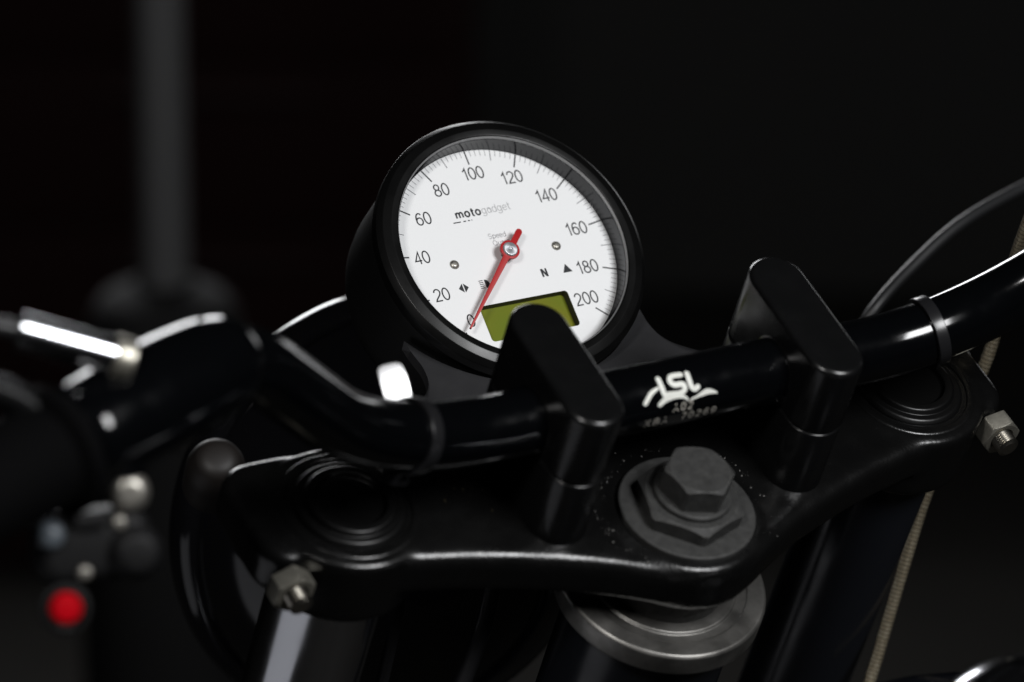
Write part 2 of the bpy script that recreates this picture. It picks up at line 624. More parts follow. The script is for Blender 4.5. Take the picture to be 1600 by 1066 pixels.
# light stand behind the machine (tripod foot, upright pole), far out of focus
M_stand = mat('grey_stand_paint', (0.048, 0.048, 0.049), 0.6)
stand = empty('light_stand', label='blurred grey upright pole on a dark base behind the motorcycle', cat='stand')
stand.location = (0.357, 1.140, 0)
lathe(fillet([(0, 665), (15.5, 665), (15.5, 1900), (0, 1900)], [0, 1, 3, 0]), seg=32).build('pole', M_stand, stand)
M_standbase = mat('dark_stand_base', (0.008, 0.008, 0.0082), 0.8, spec=0.1)
lathe(fillet([(18.5, 330), (56, 330), (55, 600), (42, 655), (18.5, 664)], [0, 10, 20, 10, 0]), seg=40, closed=True).build('base_cone', M_standbase, stand)
lathe(fillet([(0, 0), (62, 0), (58, 328), (0, 328)], [0, 8, 20, 0]), seg=40).build('base_drum', M_standbase, stand)

# dark red workshop cabinet far behind
M_cab = mat('dark_red_cabinet', (0.0062, 0.0014, 0.0013), 0.8, spec=0.1)
M_cabh = mat('cabinet_handle', (0.006, 0.002, 0.002), 0.7, spec=0.1)
cab = empty('tool_cabinet', label='tall very dark red tool cabinet, a faint blur behind the pole', cat='cabinet')
cab.location = (0.95, 2.25, 0)
cab.rotation_euler = (0, 0, math.atan2(vr.y, vr.x))
prism(rrect(-220, 220, -200, 200, 12), 20, 800, 0, 8).build('carcass', M_cab, cab)
for k in range(5):
    prism(rrect(-205, 205, -212, -201, 3), 40 + 150 * k, 180 + 150 * k, 2, 2).build('drawer_front', M_cab, cab)
    prism(rrect(-90, 90, -226, -213, 4), 150 + 150 * k, 162 + 150 * k, 3, 3).build('drawer_handle', M_cabh, cab)

# ================================================================ the motorcycle
bike = empty('motorcycle', label='black custom motorcycle seen close up at its handlebar and white round speedometer', cat='motorcycle')
bike.matrix_world = STEER

# ---------------------------------------------------------------- speedometer
TI = 0.343
DC = Vector((0, 107.2, -37.9))
DN = Vector((0, -math.sin(TI), math.cos(TI)))
D2 = Vector((0, math.cos(TI), math.sin(TI)))


def dial_to(x, y, z):
    return DC + Vector((1, 0, 0)) * x + D2 * y + DN * z


def dl(prof, closed=False, seg=160):
    return lathe(prof, DC, DN, seg, closed)


cup = dl(fillet([(0, -50), (30, -50), (47.0, -41), (47.6, -4), (47.6, 1.2), (43, 1.2), (43, -5), (0, -5)], [0, 8, 12, 0, 0.4, 0.4, 0, 0])).build(
    'speedometer', M_cup, bike, label='round speedometer with white dial in a black cup')
dl(fillet([(43.1, 1.6), (49.4, 1.6), (49.5, 6.0), (47.6, 8.0), (44.7, 8.9), (42.5, 8.65), (42.2, 8.3), (42.2, 1.6)],
          [0, .4, .25, .2, .2, .2, .1, 0]), True).build('bezel', M_bezel, cup, sharp=40)
dl([(41.70, 7.50), (42.17, 7.50), (42.17, 8.42)], True).build('polished_lip', M_lip, cup)
dl([(41.4, 0.02), (41.55, 0.02), (41.58, 7.3), (42.1, 7.3), (42.1, -1.0), (41.4, -1.0)], True).build('inner_wall', M_wall, cup)
# dial plate with the display window cut out
WX, WT, WB, WR = 17.4, -17.0, -30.7, 1.3
win = rrect(-WX, WX, WB, WT, WR, 6)
mb = MB()
nseg = 200
mt = len(win)
# match every window point to a rim point by angle from the window centre
cwy = (WT + WB) / 2
rim = []
for x, y in win:
    d = Vector((x, y - cwy)).normalized()
    bq = cwy * d.y
    t = -bq + math.sqrt(bq * bq - cwy * cwy + 41.4 ** 2)
    rim.append((d.x * t, cwy + d.y * t))
# densify the rim between matched points
vs_, fs = [], []
for (x, y) in win:
    vs_.append(dial_to(x, y, 0))
prev = None
ringidx = []
for i in range(mt):
    j = (i + 1) % mt
    a0 = math.atan2(rim[i][1], rim[i][0])
    a1 = math.atan2(rim[j][1], rim[j][0])
    da = (a1 - a0) % (2 * PI)
    n = max(1, int(abs(da) / 0.03))
    idx = []
    for k in range(n + 1):
        t = a0 + da * k / n
        idx.append(len(vs_))
        vs_.append(dial_to(41.4 * math.cos(t), 41.4 * math.sin(t), 0))
    fs.append(tuple([i] + idx + [j]))
# window walls
for (x, y) in win:
    vs_.append(dial_to(x, y, -3.4))
base = len(vs_) - mt
for i in range(mt):
    j = (i + 1) % mt
    fs.append((i, j, base + j, base + i))
mb.add(vs_, fs)
dp = mb.build('dial_plate', M_dial, cup, sharp=30)
bm = bmesh.new()
bm.from_mesh(dp.data)
bmesh.ops.remove_doubles(bm, verts=bm.verts, dist=1e-7)
bm.to_mesh(dp.data)
bm.free()
M_dialedge = mat('dial_cut_edge', (0.03, 0.028, 0.02), 0.5)
dp.data.materials.append(M_dialedge)
for p in dp.data.polygons:
    if abs(p.normal.dot(DN)) < 0.5:
        p.material_index = 1
prism(rrect(-WX - 1, WX + 1, WB - 1, WT + 1, 1), -4.2, -3.42, to=dial_to).build('display_screen', M_lcd, cup)
# printed scale
mb = MB()
for k in range(0, 201, 2):
    t = math.radians((k - 100) * 1.35)
    r0, wd = (36.05, 0.52) if k % 20 == 0 else ((37.2, 0.24) if k % 10 == 0 else (39.05, 0.13))
    if k % 20 == 0:
        ribbon([(math.sin(t) * r0, math.cos(t) * r0), (math.sin(t) * 41.3, math.cos(t) * 41.3)], wd, dial_to, 0.05, mb)
mb.build('scale_marking', M_ink, cup)
mb = MB()
for k in range(0, 201, 2):
    t = math.radians((k - 100) * 1.35)
    if k % 20:
        r0, wd = (37.2, 0.28) if k % 10 == 0 else (39.05, 0.17)
        ribbon([(math.sin(t) * r0, math.cos(t) * r0), (math.sin(t) * 41.3, math.cos(t) * 41.3)], wd, dial_to, 0.05, mb)
mb.build('fine_scale_marking', M_ink_fine, cup)
NUM = {0: (-22.2, -21.4), 20: (-29.1, -10.0), 40: (-31.0, 4.8), 60: (-24.9, 19.0), 80: (-14.1, 28.5), 100: (0.1, 32.6), 120: (14.0, 28.6), 140: (24.2, 19.5),
       160: (30.4, 5.1), 180: (28.7, -9.8), 200: (23.5, -21.3)}
NH = 4.7
for val, (x, y) in NUM.items():
    mb = MB()
    s = str(val)
    wd = text_width(s, NH) - 0.08 * NH
    write(s, x - wd / 2, y - NH / 2, NH, 0.50, dial_to, 0.05, mb)
    mb.build('numeral', M_ink, cup)
# maker's name, dashes, small lines
mb = MB()
x = write('moto', -12.6, 16.75, 3.0, 0.62, dial_to, 0.05, mb, sp=0.42, wscale=1.02)
for x0, x1 in ((-14.5, -11.6), (-10.6, -9.5), (-8.8, -8.0), (-7.4, -7.1)):
    ribbon([(x0, 15.25), (x1, 15.25)], 0.42, dial_to, 0.05, mb)
mb.build('dark_lettering', M_ink, cup)
mb = MB()
write('gadget', x - 0.1, 16.75, 3.0, 0.24, dial_to, 0.05, mb, sp=0.12)
mb.build('grey_lettering', M_ink_grey, cup)
mb = MB()
write('Speed', -3.7, 7.0, 2.0, 0.15, dial_to, 0.05, mb, sp=0.10)
write('Quarz', -2.9, 4.2, 2.0, 0.15, dial_to, 0.05, mb, sp=0.10)
mb.build('small_lettering', M_ink_fine, cup)
# warning symbols
mb = MB()
write('N', 10.6, -10.6, 3.1, 0.72, dial_to, 0.05, mb, wscale=1.0)
mb.build('neutral_symbol', M_ink, cup)


def flat(polys, name, material, z=0.05):
    mb = MB()
    for p in polys:
        mb.add([dial_to(x, y, z) for x, y in p], [tuple(range(len(p)))])
    return mb.build(name, material, cup)


flat([[(18.85, -10.5), (22.5, -10.5), (20.65, -7.2)]], 'warning_symbol', M_ink)
flat([[(-20.35, -10.9), (-20.35, -7.4), (-22.1, -9.15)], [(-19.95, -7.4), (-19.95, -10.9), (-18.2, -9.15)]], 'indicator_symbol', M_ink)
pl = [arc(-11.7, -9.1, 1.7, 1.6, -90, 90, 14)]
for k in range(5):
    yy = -10.5 + k * 0.7
    pl.append([(-13.9, yy - 0.12), (-12.2, yy - 0.12), (-12.2, yy + 0.16), (-13.9, yy + 0.16)])
flat(pl, 'high_beam_symbol', M_ink)
# screws, needle, glass
for sx in (-1, 1):
    s_o = lathe(fillet([(0, 1.0), (0.9, 0.95), (1.55, 0.5), (1.75, 0.03), (0, 0.03)], [0, .2, .3, 0, 0]), dial_to(20.2 * sx, 0, 0), DN, 40).build('dial_screw', M_screw, cup)
na = math.radians(-135)
nd = Vector((math.sin(na), math.cos(na)))
npn = Vector((nd.y, -nd.x))


def needle_pt(l, s):
    q = nd * l + npn * s
    return (q.x, q.y)


out = [needle_pt(36.6, -0.33), needle_pt(36.6, 0.33), needle_pt(3.4, 1.15)]
out += [needle_pt(3.55 * math.cos(math.radians(a_)), 3.55 * math.sin(math.radians(a_))) for a_ in range(20, 161, 10)]
out += [needle_pt(-3.3, 1.15)]
out += [needle_pt(-8.4 + 1.15 * math.cos(math.radians(a_)), 1.15 * math.sin(math.radians(a_))) for a_ in range(90, 271, 15)]
out += [needle_pt(-3.3, -1.15)]
out += [needle_pt(3.55 * math.cos(math.radians(a_)), 3.55 * math.sin(math.radians(a_))) for a_ in range(200, 341, 10)]
out += [needle_pt(3.4, -1.15)]
area = sum(out[i - 1][0] * out[i][1] - out[i][0] * out[i - 1][1] for i in range(len(out)))
if area < 0:
    out.reverse()
prism(out, 3.6, 4.5, 0, 0.12, 2, dial_to).build('needle', M_red, cup)
lathe(fillet([(0, 4.75), (0.5, 4.8), (0.75, 5.2), (2.4, 5.15), (2.75, 4.55), (0, 4.55)], [0, .1, .1, .2, 0, 0]), DC, DN, 64).build('needle_hub', M_cap, cup, sharp=25)
lathe([(0, 3.55), (1.6, 3.55), (1.6, 0.02), (0, 0.02)], DC, DN, 32).build('needle_shaft', M_ink, cup)
lathe([(0.0, 7.42), (42.0, 7.42)], DC, DN, 96).build('cover_glass', M_glass, cup)

# ---------------------------------------------------------------- gauge bracket plate
mb = MB()
PZ = -52.0
inner, outer = [], []
outl = [(45.2, 85), (44.9, 81), (44.6, 76), (46.0, 69), (49.5, 63), (55, 58), (63, 54), (66, 48), (66, 36)]
n = 41
top, bot = [], []
rr_ = 49.8
phis = [math.radians(-25 - 130 * k / (n - 1)) for k in range(n)]
for ph in phis:
    h = (PZ + 37.9 - rr_ * math.sin(ph) * math.sin(TI)) / math.cos(TI)
    inner.append((rr_ * math.cos(ph), DC.y + rr_ * math.sin(ph) * math.cos(TI) - h * math.sin(TI)))


def along(pts, t):
    L = [0]
    for a_, b_ in zip(pts, pts[1:]):
        L.append(L[-1] + math.dist(a_, b_))
    s = t * L[-1]
    for i in range(len(pts) - 1):
        if s <= L[i + 1] + 1e-9:
            k = (s - L[i]) / max(1e-9, L[i + 1] - L[i])
            return (pts[i][0] + (pts[i + 1][0] - pts[i][0]) * k, pts[i][1] + (pts[i + 1][1] - pts[i][1]) * k)
    return pts[-1]


sm = [tuple(p)[:2] for p in catmull([(x, y, 0) for x, y in outl], 6)]
full = sm + [(40, 36), (0, 36)]
full = full + [(-x, y) for x, y in reversed(full[:-1])]
rows = 10
outer = [along(full, k / 160) for k in range(161)]
inn = [along(inner, k / 160) for k in range(161)]
vs_, fs = [], []
for k in range(161):
    for r in range(rows + 1):
        t = r / rows
        vs_.append((inn[k][0] * (1 - t) + outer[k][0] * t, inn[k][1] * (1 - t) + outer[k][1] * t, PZ))
nn_ = len(vs_)
vs_ += [(x, y, PZ - 4) for x, y, z in vs_]
W_ = rows + 1
for k in range(160):
    for r in range(rows):
        q = (k * W_ + r, (k + 1) * W_ + r, (k + 1) * W_ + r + 1, k * W_ + r + 1)
        fs.append(q)
        fs.append(tuple(nn_ + i for i in reversed(q)))
    for r in (0, rows):
        fs.append((k * W_ + r, (k + 1) * W_ + r, nn_ + (k + 1) * W_ + r, nn_ + k * W_ + r))
mb.add(vs_, fs)
mb.build('gauge_bracket', M_plate, bike, label='dark grey brushed bracket plate under the speedometer')

# ---------------------------------------------------------------- handlebar
C1 = Vector((111, 0, 0))
DL = Vector((math.cos(math.radians(47)), math.sin(math.radians(47)) * math.cos(math.radians(100)), math.sin(math.radians(47)) * math.sin(math.radians(100))))
C2 = C1 + DL * 100
ow = Vector((math.cos(math.radians(18)), -math.sin(math.radians(18)), -0.13))
OUTD = Vector((ow.x, math.cos(RAKE) * ow.y + math.sin(RAKE) * ow.z, -math.sin(RAKE) * ow.y + math.cos(RAKE) * ow.z)).normalized()
END = C2 + OUTD * 260


def bend(a_, c, b_, rad, n=14):
    d1, d2 = (Vector(a_) - c).normalized(), (Vector(b_) - c).normalized()
    ang = d1.angle(d2)
    t = rad / math.tan(ang / 2)
    s, e = c + d1 * t, c + d2 * t
    cen = c + (d1 + d2).normalized() * (rad / math.sin(ang / 2))
    v0, v1 = s - cen, e - cen
    om = v0.angle(v1)
    return [cen + (v0 * math.sin((1 - k / n) * om) + v1 * math.sin(k / n * om)) / math.sin(om) for k in range(n + 1)]


half = bend((0, 0, 0), C1, C2, 95, 16) + bend(C1, C2, END, 45, 14) + [END]
mir = [Vector((-p.x, p.y, p.z)) for p in half]
tube(list(reversed(mir)) + [Vector((-35, 0, 0)), Vector((0, 0, 0)), Vector((35, 0, 0))] + half, 11.0, 64).build('handlebar', M_bar, bike, label='glossy black tubular handlebar with white printed logo')
hb = bpy.data.objects['handlebar']


def bar_to(x, s, z):
    r = 11.0 + z
    return (x, -r * math.cos(s / 11.0), r * math.sin(s / 11.0))


def dens(p, st=0.5):
    o = [p[0]]
    for a_, b_ in zip(p, p[1:]):
        k = max(1, int(math.dist(a_, b_) / st))
        o += [(a_[0] + (b_[0] - a_[0]) * i / k, a_[1] + (b_[1] - a_[1]) * i / k) for i in range(1, k + 1)]
    return o


def smooth2(p, n=6):
    return [(q.x, q.y) for q in catmull([(x, y, 0) for x, y in p], n)]


def blade(pts, widths, z, mb):
    """tapered stroke with round ends"""
    P = smooth2(pts, 8)
    W2 = [w_[0] for w_ in smooth2([(w_, i) for i, w_ in enumerate(widths)], 8)]
    vs_, fs = [], []
    m = len(P)
    L, Rr = [], []
    for i in range(m):
        d = Vector(P[min(i + 1, m - 1)]) - Vector(P[max(i - 1, 0)])
        d.normalize()
        nn2 = Vector((-d.y, d.x))
        L.append(Vector(P[i]) + nn2 * W2[i] / 2)
        Rr.append(Vector(P[i]) - nn2 * W2[i] / 2)
    caps = []
    for e, sg in ((0, -1), (m - 1, 1)):
        d = (Vector(P[e]) - Vector(P[e - 1 if e else 1])).normalized()
        nn2 = Vector((-d.y, d.x))
        caps.append([Vector(P[e]) + (nn2 * math.cos(t) + d * math.sin(t)) * W2[e] / 2 for t in [PI * k / 8 for k in range(1, 8)]])
    loop = L + caps[1] + list(reversed(Rr)) + caps[0]
    vs_ = [bar_to(p.x, p.y, z) for p in L] + [bar_to(p.x, p.y, z) for p in Rr]
    fs = [(i, i + 1, m + i + 1, m + i) for i in range(m - 1)]
    b1 = len(vs_)
    vs_ += [bar_to(p.x, p.y, z) for p in caps[1]]
    fs.append(tuple([m - 1] + list(range(b1, b1 + 7)) + [2 * m - 1]))
    b2 = len(vs_)
    vs_ += [bar_to(p.x, p.y, z) for p in caps[0]]
    fs.append(tuple([m] + list(range(b2, b2 + 7)) + [0]))
    mb.add(vs_, fs)


mb = MB()
WL = 1.75
blade([(-12.99, 14.3), (-12.8, 11.6), (-12.5, 9.4), (-11.9, 8.6), (-10.4, 8.6)], [WL] * 5, 0.06, mb)
blade([(-4.6, 14.2), (-7.6, 14.35), (-8.7, 13.9), (-9.2, 12.75), (-8.5, 11.6), (-7.4, 11.2), (-5.4, 11.1), (-4.55, 10.4), (-4.7, 9.2), (-5.8, 8.45), (-7.4, 8.3), (-9.4, 8.5)], [WL] * 12, 0.09, mb)
blade([(-2.14, 14.2), (-2.2, 11.8), (-1.95, 9.6), (-0.9, 8.7), (0.3, 9.2)], [WL] * 5, 0.06, mb)
blade([(-14.3, 11.3), (-17.2, 10.0), (-19.8, 7.3)], [0.9, 1.5, 1.6], 0.07, mb)
blade([(-14.4, 5.95), (-12.3, 7.2), (-9.8, 7.7), (-7.2, 7.5), (-5.1, 6.8), (-3.9, 5.7)], [1.6, 1.9, 1.9, 1.5, 1.1, .7], 0.05, mb)
blade([(-2.5, 5.6), (-0.4, 6.1), (1.4, 6.6), (3.4, 7.05), (5.3, 6.75), (7.0, 6.1)], [0.7, 0.9, 1.5, 1.9, 1.4, 0.7], 0.05, mb)
mb.build('printed_logo', M_print, hb)
mb = MB()
write('A02', -9.4, 2.3, 2.9, 0.32, bar_to, 0.05, mb, sp=0.75)
write('KBA', -19.2, -2.0, 3.0, 0.32, bar_to, 0.05, mb, sp=0.85)
write('70269', -5.4, -1.9, 3.0, 0.32, bar_to, 0.05, mb, sp=0.85)
mb.build('approval_lettering', M_etch, hb)

# ---------------------------------------------------------------- handlebar clamps
CLX, CLY, CLH, CLR = 45.5, 4.0, 28.8, 9.9
for sx in (-1, 1):
    o = prism(stadium(CLX * sx, CLY, CLH, CLR), -36.0, -8.6, 0.0, 0.7, 3).build(
        'handlebar_clamp', M_clamp, bike, label=('satin black clamp in front of the dial' if sx < 0 else 'satin black clamp clear of the dial'))
    prism(stadium(CLX * sx, CLY, CLH, CLR), -7.9, 19.5, 0.8, 2.2, 6).build('clamp_cap', M_clamp, o, sharp=50)
    # thin collar line where the bar enters
    for e in (-1, 1):
        lathe([(11.05, 0), (11.7, 0.0), (11.7, 0.35), (11.05, 0.55)], ((CLX + e * (CLR)) * sx, 0, 0), (e * sx, 0, 0), 48, True).build('bore_edge', M_clamp, o)

# ---------------------------------------------------------------- top yoke (cast, smoothed by voxel remesh)
YT, YB = -36.0, -52.5
FX, FY = 108.5, 10.4
NX, NY, NZ = 136.6, -11.0, -45.5
half = [(0, -49.5), (9, -48.5), (17, -45.5), (25, -41), (33, -36.8), (42, -32.8), (52, -29.2), (64, -25), (80, -20.5), (96, -17), (108, -15)]
halff = [(108, 36), (90, 38), (60, 39), (30, 39), (0, 39)]
ro = half + halff
outl2 = ro + [(-x, y) for x, y in reversed(ro[1:-1])]
mb = MB()
prism(outl2, YB, YT, 3, 4.5, 5, mb=mb)
for sx in (-1, 1):
    lathe(fillet([(0, -63), (26.5, -63), (27.5, YT + 0.5), (0, YT + 0.5)], [0, 2, 3, 0]), (FX * sx, FY, 0), (0, 0, 1), 64, mb=mb)
    x0, x1 = sorted((108 * sx, 143.5 * sx))
    prism(rrect(x0, x1, -6, 40, 11), NZ - 9.5, NZ + 8.5, 4, 4, 3, mb=mb)
    prism(stadium(CLX * sx, CLY, CLH + 1.0, CLR + 2.0, 12), YB + 4, YT + 0.8, 1, 1.0, 2, mb=mb)
lathe(fillet([(0, YB - 1), (28, YB - 1), (27, YT + 1.0), (0, YT + 1.0)], [0, 2, 3, 0]), (0, -22, 0), (0, 0, 1), 64, mb=mb)
yoke = mb.build('top_yoke', M_yoke, bike, label='black painted top fork yoke')
rm = yoke.modifiers.new('fuse', 'REMESH')
rm.mode = 'VOXEL'
rm.voxel_size = 0.0011
rm.use_smooth_shade = True
smo = yoke.modifiers.new('soften', 'SMOOTH')
smo.factor = 0.5
smo.iterations = 14
for sx in (-1, 1):
    cap_o = lathe(fillet([(0, YT + 2.2), (11.0, YT + 2.2), (11.8, YT + 4.0), (14.6, YT + 4.0), (15.6, YT + 2.2), (17.8, YT + 2.2), (18.9, YT + 0.8), (18.9, YT - 2), (0, YT - 2)], [0, .6, .4, .7, .3, .7, .4, 0, 0]),
                  (FX * sx, FY, 0), (0, 0, 1), 96).build('fork_cap', M_capsatin, yoke)
    lathe(fillet([(20.5, YT - 2), (20.5, YT + 0.9), (23.0, YT + 0.9), (24.4, YT - 1)], [0, .4, .7, 0]), (FX * sx, FY, 0), (0, 0, 1), 96, True).build('clamp_rim', M_yoke, yoke)
    # pinch bolt: nut and protruding threaded end, axis fore-aft
    hexnut(13.0, 0, 6.6, (NX * sx, -6.2, NZ), (0, -1, 0), rot=math.radians(12 if sx > 0 else 25), hole=4.0).build('pinch_nut', M_zinc, yoke, sharp=22)
    mb = MB()
    prof = [(0, 11.6), (2.6, 11.6), (3.5, 11.0)]
    h = 10.8
    while h > 4.6:
        prof += [(3.95, h), (3.55, h - 0.45)]
        h -= 0.9
    prof += [(3.5, 0), (0, 0)]
    lathe(prof, (NX * sx, -6.2, NZ), (0, -1, 0), 36, mb=mb)
    mb.build('pinch_bolt_end', M_thread, yoke, sharp=25)
# washer marks of fine metal dust on the yoke
def dust(name, n, cx, cy, sx_, sy_, rmin, rmax, material, keep=None):
    mb = MB()
    tet = [(1, 0, -.5), (-.6, .9, -.5), (-.6, -.9, -.5), (0, 0, .8)]
    c = 0
    while c < n:
        x, y = random.gauss(cx, sx_), random.gauss(cy, sy_)
        if keep and not keep(x, y):
            continue
        r = rmin + (rmax - rmin) * random.random() ** 3
        a_ = random.random() * 6.28
        mb.add([(x + r * (p[0] * math.cos(a_) - p[1] * math.sin(a_)), y + r * (p[0] * math.sin(a_) + p[1] * math.cos(a_)), YT + 0.35 + r * p[2] * .6) for p in tet],
               [(0, 1, 2), (0, 1, 3), (1, 2, 3), (2, 0, 3)])
        c += 1
    o = mb.build(name, material, bike, sharp=10)
    o['kind'] = 'stuff'
    return o


dust('brass_dust', 34, -70, 6, 8, 6, 0.08, 0.42, M_gold, lambda x, y: -92 < x < -58 and -10 < y < 22)
dust('pale_dust', 170, 0, -22, 24, 22, 0.05, 0.32, M_greydust, lambda x, y: 24.5 < math.hypot(x, y + 22) < 33 and y > -40 and abs(x) < 33)

# ---------------------------------------------------------------- steering stem nut
SC = (0, -22, 0)
stem = lathe(fillet([(0, -35.2), (23.2, -35.2), (23.2, -33.2), (22.6, -32.8), (0, -32.8)], [0, .2, .3, .2, 0]), SC, (0, 0, 1), 96).build(
    'stem_nut', M_oxide, bike, label='dull dark grey hexagonal stem nut and bolt on a round washer')
hexnut(32.0, -32.75, -26.8, SC, (0, 0, 1), rot=math.radians(18)).build('lower_hexagon', M_oxide, stem, sharp=22)
lathe(fillet([(0, -26.7), (13.2, -26.7), (13.2, -25.2), (12.4, -24.6), (0, -24.6)], [0, .2, .4, .3, 0]), SC, (0, 0, 1), 64).build('bolt_flange', M_oxide, stem)
hexnut(21.0, -24.55, -15.4, SC, (0, 0, 1), rot=math.radians(42)).build('bolt_head', M_oxide, stem, sharp=22)
lathe(fillet([(0, -66.0), (25.0, -66.0), (25.6, -66.9), (28.6, -66.9), (29.1, -66.5), (34.8, -66.5), (35.7, -67.5), (35.7, -75.0), (30, -77.4), (0, -77.4)], [0, .3, .2, .2, .2, .4, .4, .8, 1, 0]), SC, (0, 0, 1), 128).build(
    'bearing_cover', M_steel, bike, label='round worn bare steel bearing cover below the yoke')
lathe(fillet([(0, -53), (21, -53), (21, -66.5), (0, -66.5)], [0, .5, 1, 0]), SC, (0, 0, 1), 64).build('stem_collar', M_oxide, bpy.data.objects['bearing_cover'])
lathe([(0, -77.5), (29, -77.5), (29, -150), (0, -150)], SC, (0, 0, 1), 64).build('steering_head', M_fork_black, bike, label='black steering head tube below the bearing cover')

# ---------------------------------------------------------------- fork legs
for sx in (-1, 1):
    lathe(fillet([(0, -64.2), (19, -64.2), (19, -420), (0, -420)], [0, 1, 1, 0]), (FX * sx, FY, 0), (0, 0, 1), 72).build(
        'fork_leg', M_chrome if sx < 0 else M_fork_black, bike, label='polished chrome fork tube' if sx < 0 else 'dark fork tube behind the braided hose')

# ---------------------------------------------------------------- headlight
def world_dir(x, wy, wz):
    return Vector((x, math.cos(RAKE) * wy + math.sin(RAKE) * wz, -math.sin(RAKE) * wy + math.cos(RAKE) * wz))


HC = world_dir(0, 204, -116)
HA = world_dir(0, 1, 0)
shell = lathe(fillet([(0, -78), (30, -76), (60, -58), (76, -24), (79, -5), (77, -5), (60, -40), (0, -60)], [0, 10, 18, 14, 0, 0, 0, 0]), HC, HA, 128).build('headlight', M_lamp, bike, label='glossy black round headlight shell in front of the fork', sharp=50)
prof = [(79.5 + 5 * math.cos(t), 2 + 9 * math.sin(t)) for t in [2 * PI * k / 20 for k in range(20)]]
lathe(prof, HC, HA, 128, True).build('headlight_rim', M_lamp, shell, sharp=60)
lathe([(0, 8), (40, 6.5), (78, 0)], HC, HA, 64).build('headlight_lens', M_lip, shell)

# rounded turn-signal pod behind the left yoke end
M_pod = mat('dull_pod', (0.012, 0.010, 0.009), 0.5, spec=0.35)
lathe(fillet([(0, 8), (6, 7.4), (9.8, 2), (10, -6), (10, -16), (0, -16)], [0, 3, 4.5, 3, 2, 0]), (-130, 57, -58), (-0.2, -0.25, 0.95), 48).build(
    'signal_pod', M_pod, bike, label='small dull grey rounded pod beyond the yoke end')

# ---------------------------------------------------------------- cable ties on the bar
def bar_frame(s):
    """point and direction at arc length s (mm, signed) from the bar's middle, on the right half mirrored by sign"""
    pts = [Vector((0, 0, 0))] + bend((0, 0, 0), C1, C2, 95, 16) + bend(C1, C2, END, 45, 14) + [END]
    d = abs(s)
    for a_, b_ in zip(pts, pts[1:]):
        L = (b_ - a_).length
        if d <= L:
            p, t = a_ + (b_ - a_) * (d / L), (b_ - a_).normalized()
            break
        d -= L
    if s < 0:
        p, t = Vector((-p.x, p.y, p.z)), Vector((-t.x, t.y, t.z))
    return p, t


def cable_tie(s, head_ang, tail_ang, label, tail_len, width=4.0):
    p, t = bar_frame(s)
    band = lathe(fillet([(11.1, -width / 2), (12.3, -width / 2), (12.3, width / 2), (11.1, width / 2)], [0, .3, .3, 0]), p, t, 64, True).build('cable_tie', M_tie, bike, label=label)
    u = (Vector((0, 0, 1)) - t * t.z).normalized()      # up, across the bar
    v = t.cross(u)
    hd = u * math.cos(head_ang) + v * math.sin(head_ang)
    tg = t.cross(hd)
    c = p + hd * 14.2

    def to(x, y, z):
        return c + tg * x + t * y + hd * z
    prism(rrect(-3.2, 3.2, -3.4, 3.4, 0.8, 3), -2.2, 2.4, 0.4, 0.8, 3, to).build('tie_head', M_tie, band)
    if tail_len:
        hd2 = u * math.cos(tail_ang) + v * math.sin(tail_ang)
        tg2 = t.cross(hd2)
        c2 = p + hd2 * 12.4

        def to2(x, y, z):
            return c2 + t * x + hd2 * z + tg2 * (y + 0.012 * z * z)
        prism(rrect(-width / 2, width / 2, -0.7, 0.7, 0.3, 2), 0, tail_len, 0, 0.6, 2, to2).build('tie_tail', M_tie, band)


cable_tie(-101, math.radians(-168), math.radians(-25), 'black cable tie with a bright upright tag on the bar bend nearest the dial', 0, 4.6)
cable_tie(97, math.radians(-140), 0, 'slim black cable tie on the bar beyond the clear clamp', 0, 4.2)

# bright metal tag held by the tie
tg_c, tg_n = Vector((-100.5, 14.5, 12.0)), Vector((-0.148, -0.551, 0.821)).normalized()
tg_x = (Vector((1, 0.0, 0)) - tg_n * tg_n.x).normalized()
tg_y = tg_n.cross(tg_x)


def tag_to(x, y, z):
    return tg_c + tg_x * x + tg_y * y + tg_n * (z - 0.012 * x * x - 0.02 * y * y)


bm_ = MB()
nx_, ny_ = 10, 12
vs_, fs = [], []
for lz in (0.5, -0.5):
    for j in range(ny_ + 1):
        for i in range(nx_ + 1):
            vs_.append(tag_to((-4.3 + 8.6 * i / nx_) * (1 - 0.10 * max(0, j / ny_ - 0.7) ** 2 * 11), -6.5 + 14 * j / ny_ - 1.0 * (abs(i / nx_ - .5) * 2) ** 4 * (j / ny_), lz))
n1_ = (nx_ + 1) * (ny_ + 1)
for j in range(ny_):
    for i in range(nx_):
        q = (j * (nx_ + 1) + i, j * (nx_ + 1) + i + 1, (j + 1) * (nx_ + 1) + i + 1, (j + 1) * (nx_ + 1) + i)
        fs += [q, tuple(n1_ + k for k in reversed(q))]
edge = [i for i in range(nx_ + 1)] + [j * (nx_ + 1) + nx_ for j in range(1, ny_ + 1)] + [ny_ * (nx_ + 1) + i for i in range(nx_ - 1, -1, -1)] + [j * (nx_ + 1) for j in range(ny_ - 1, 0, -1)]
for k in range(len(edge)):
    a_, b_ = edge[k], edge[(k + 1) % len(edge)]
    fs.append((a_, b_, n1_ + b_, n1_ + a_))
bm_.add(vs_, fs)
bm_.build('metal_tag', M_lip, bpy.data.objects['cable_tie'], sharp=50)

# ---------------------------------------------------------------- clutch perch and lever on the near bar end
def bar_axis(d):
    p = C2 + OUTD * d
    return Vector((-p.x, p.y, p.z))


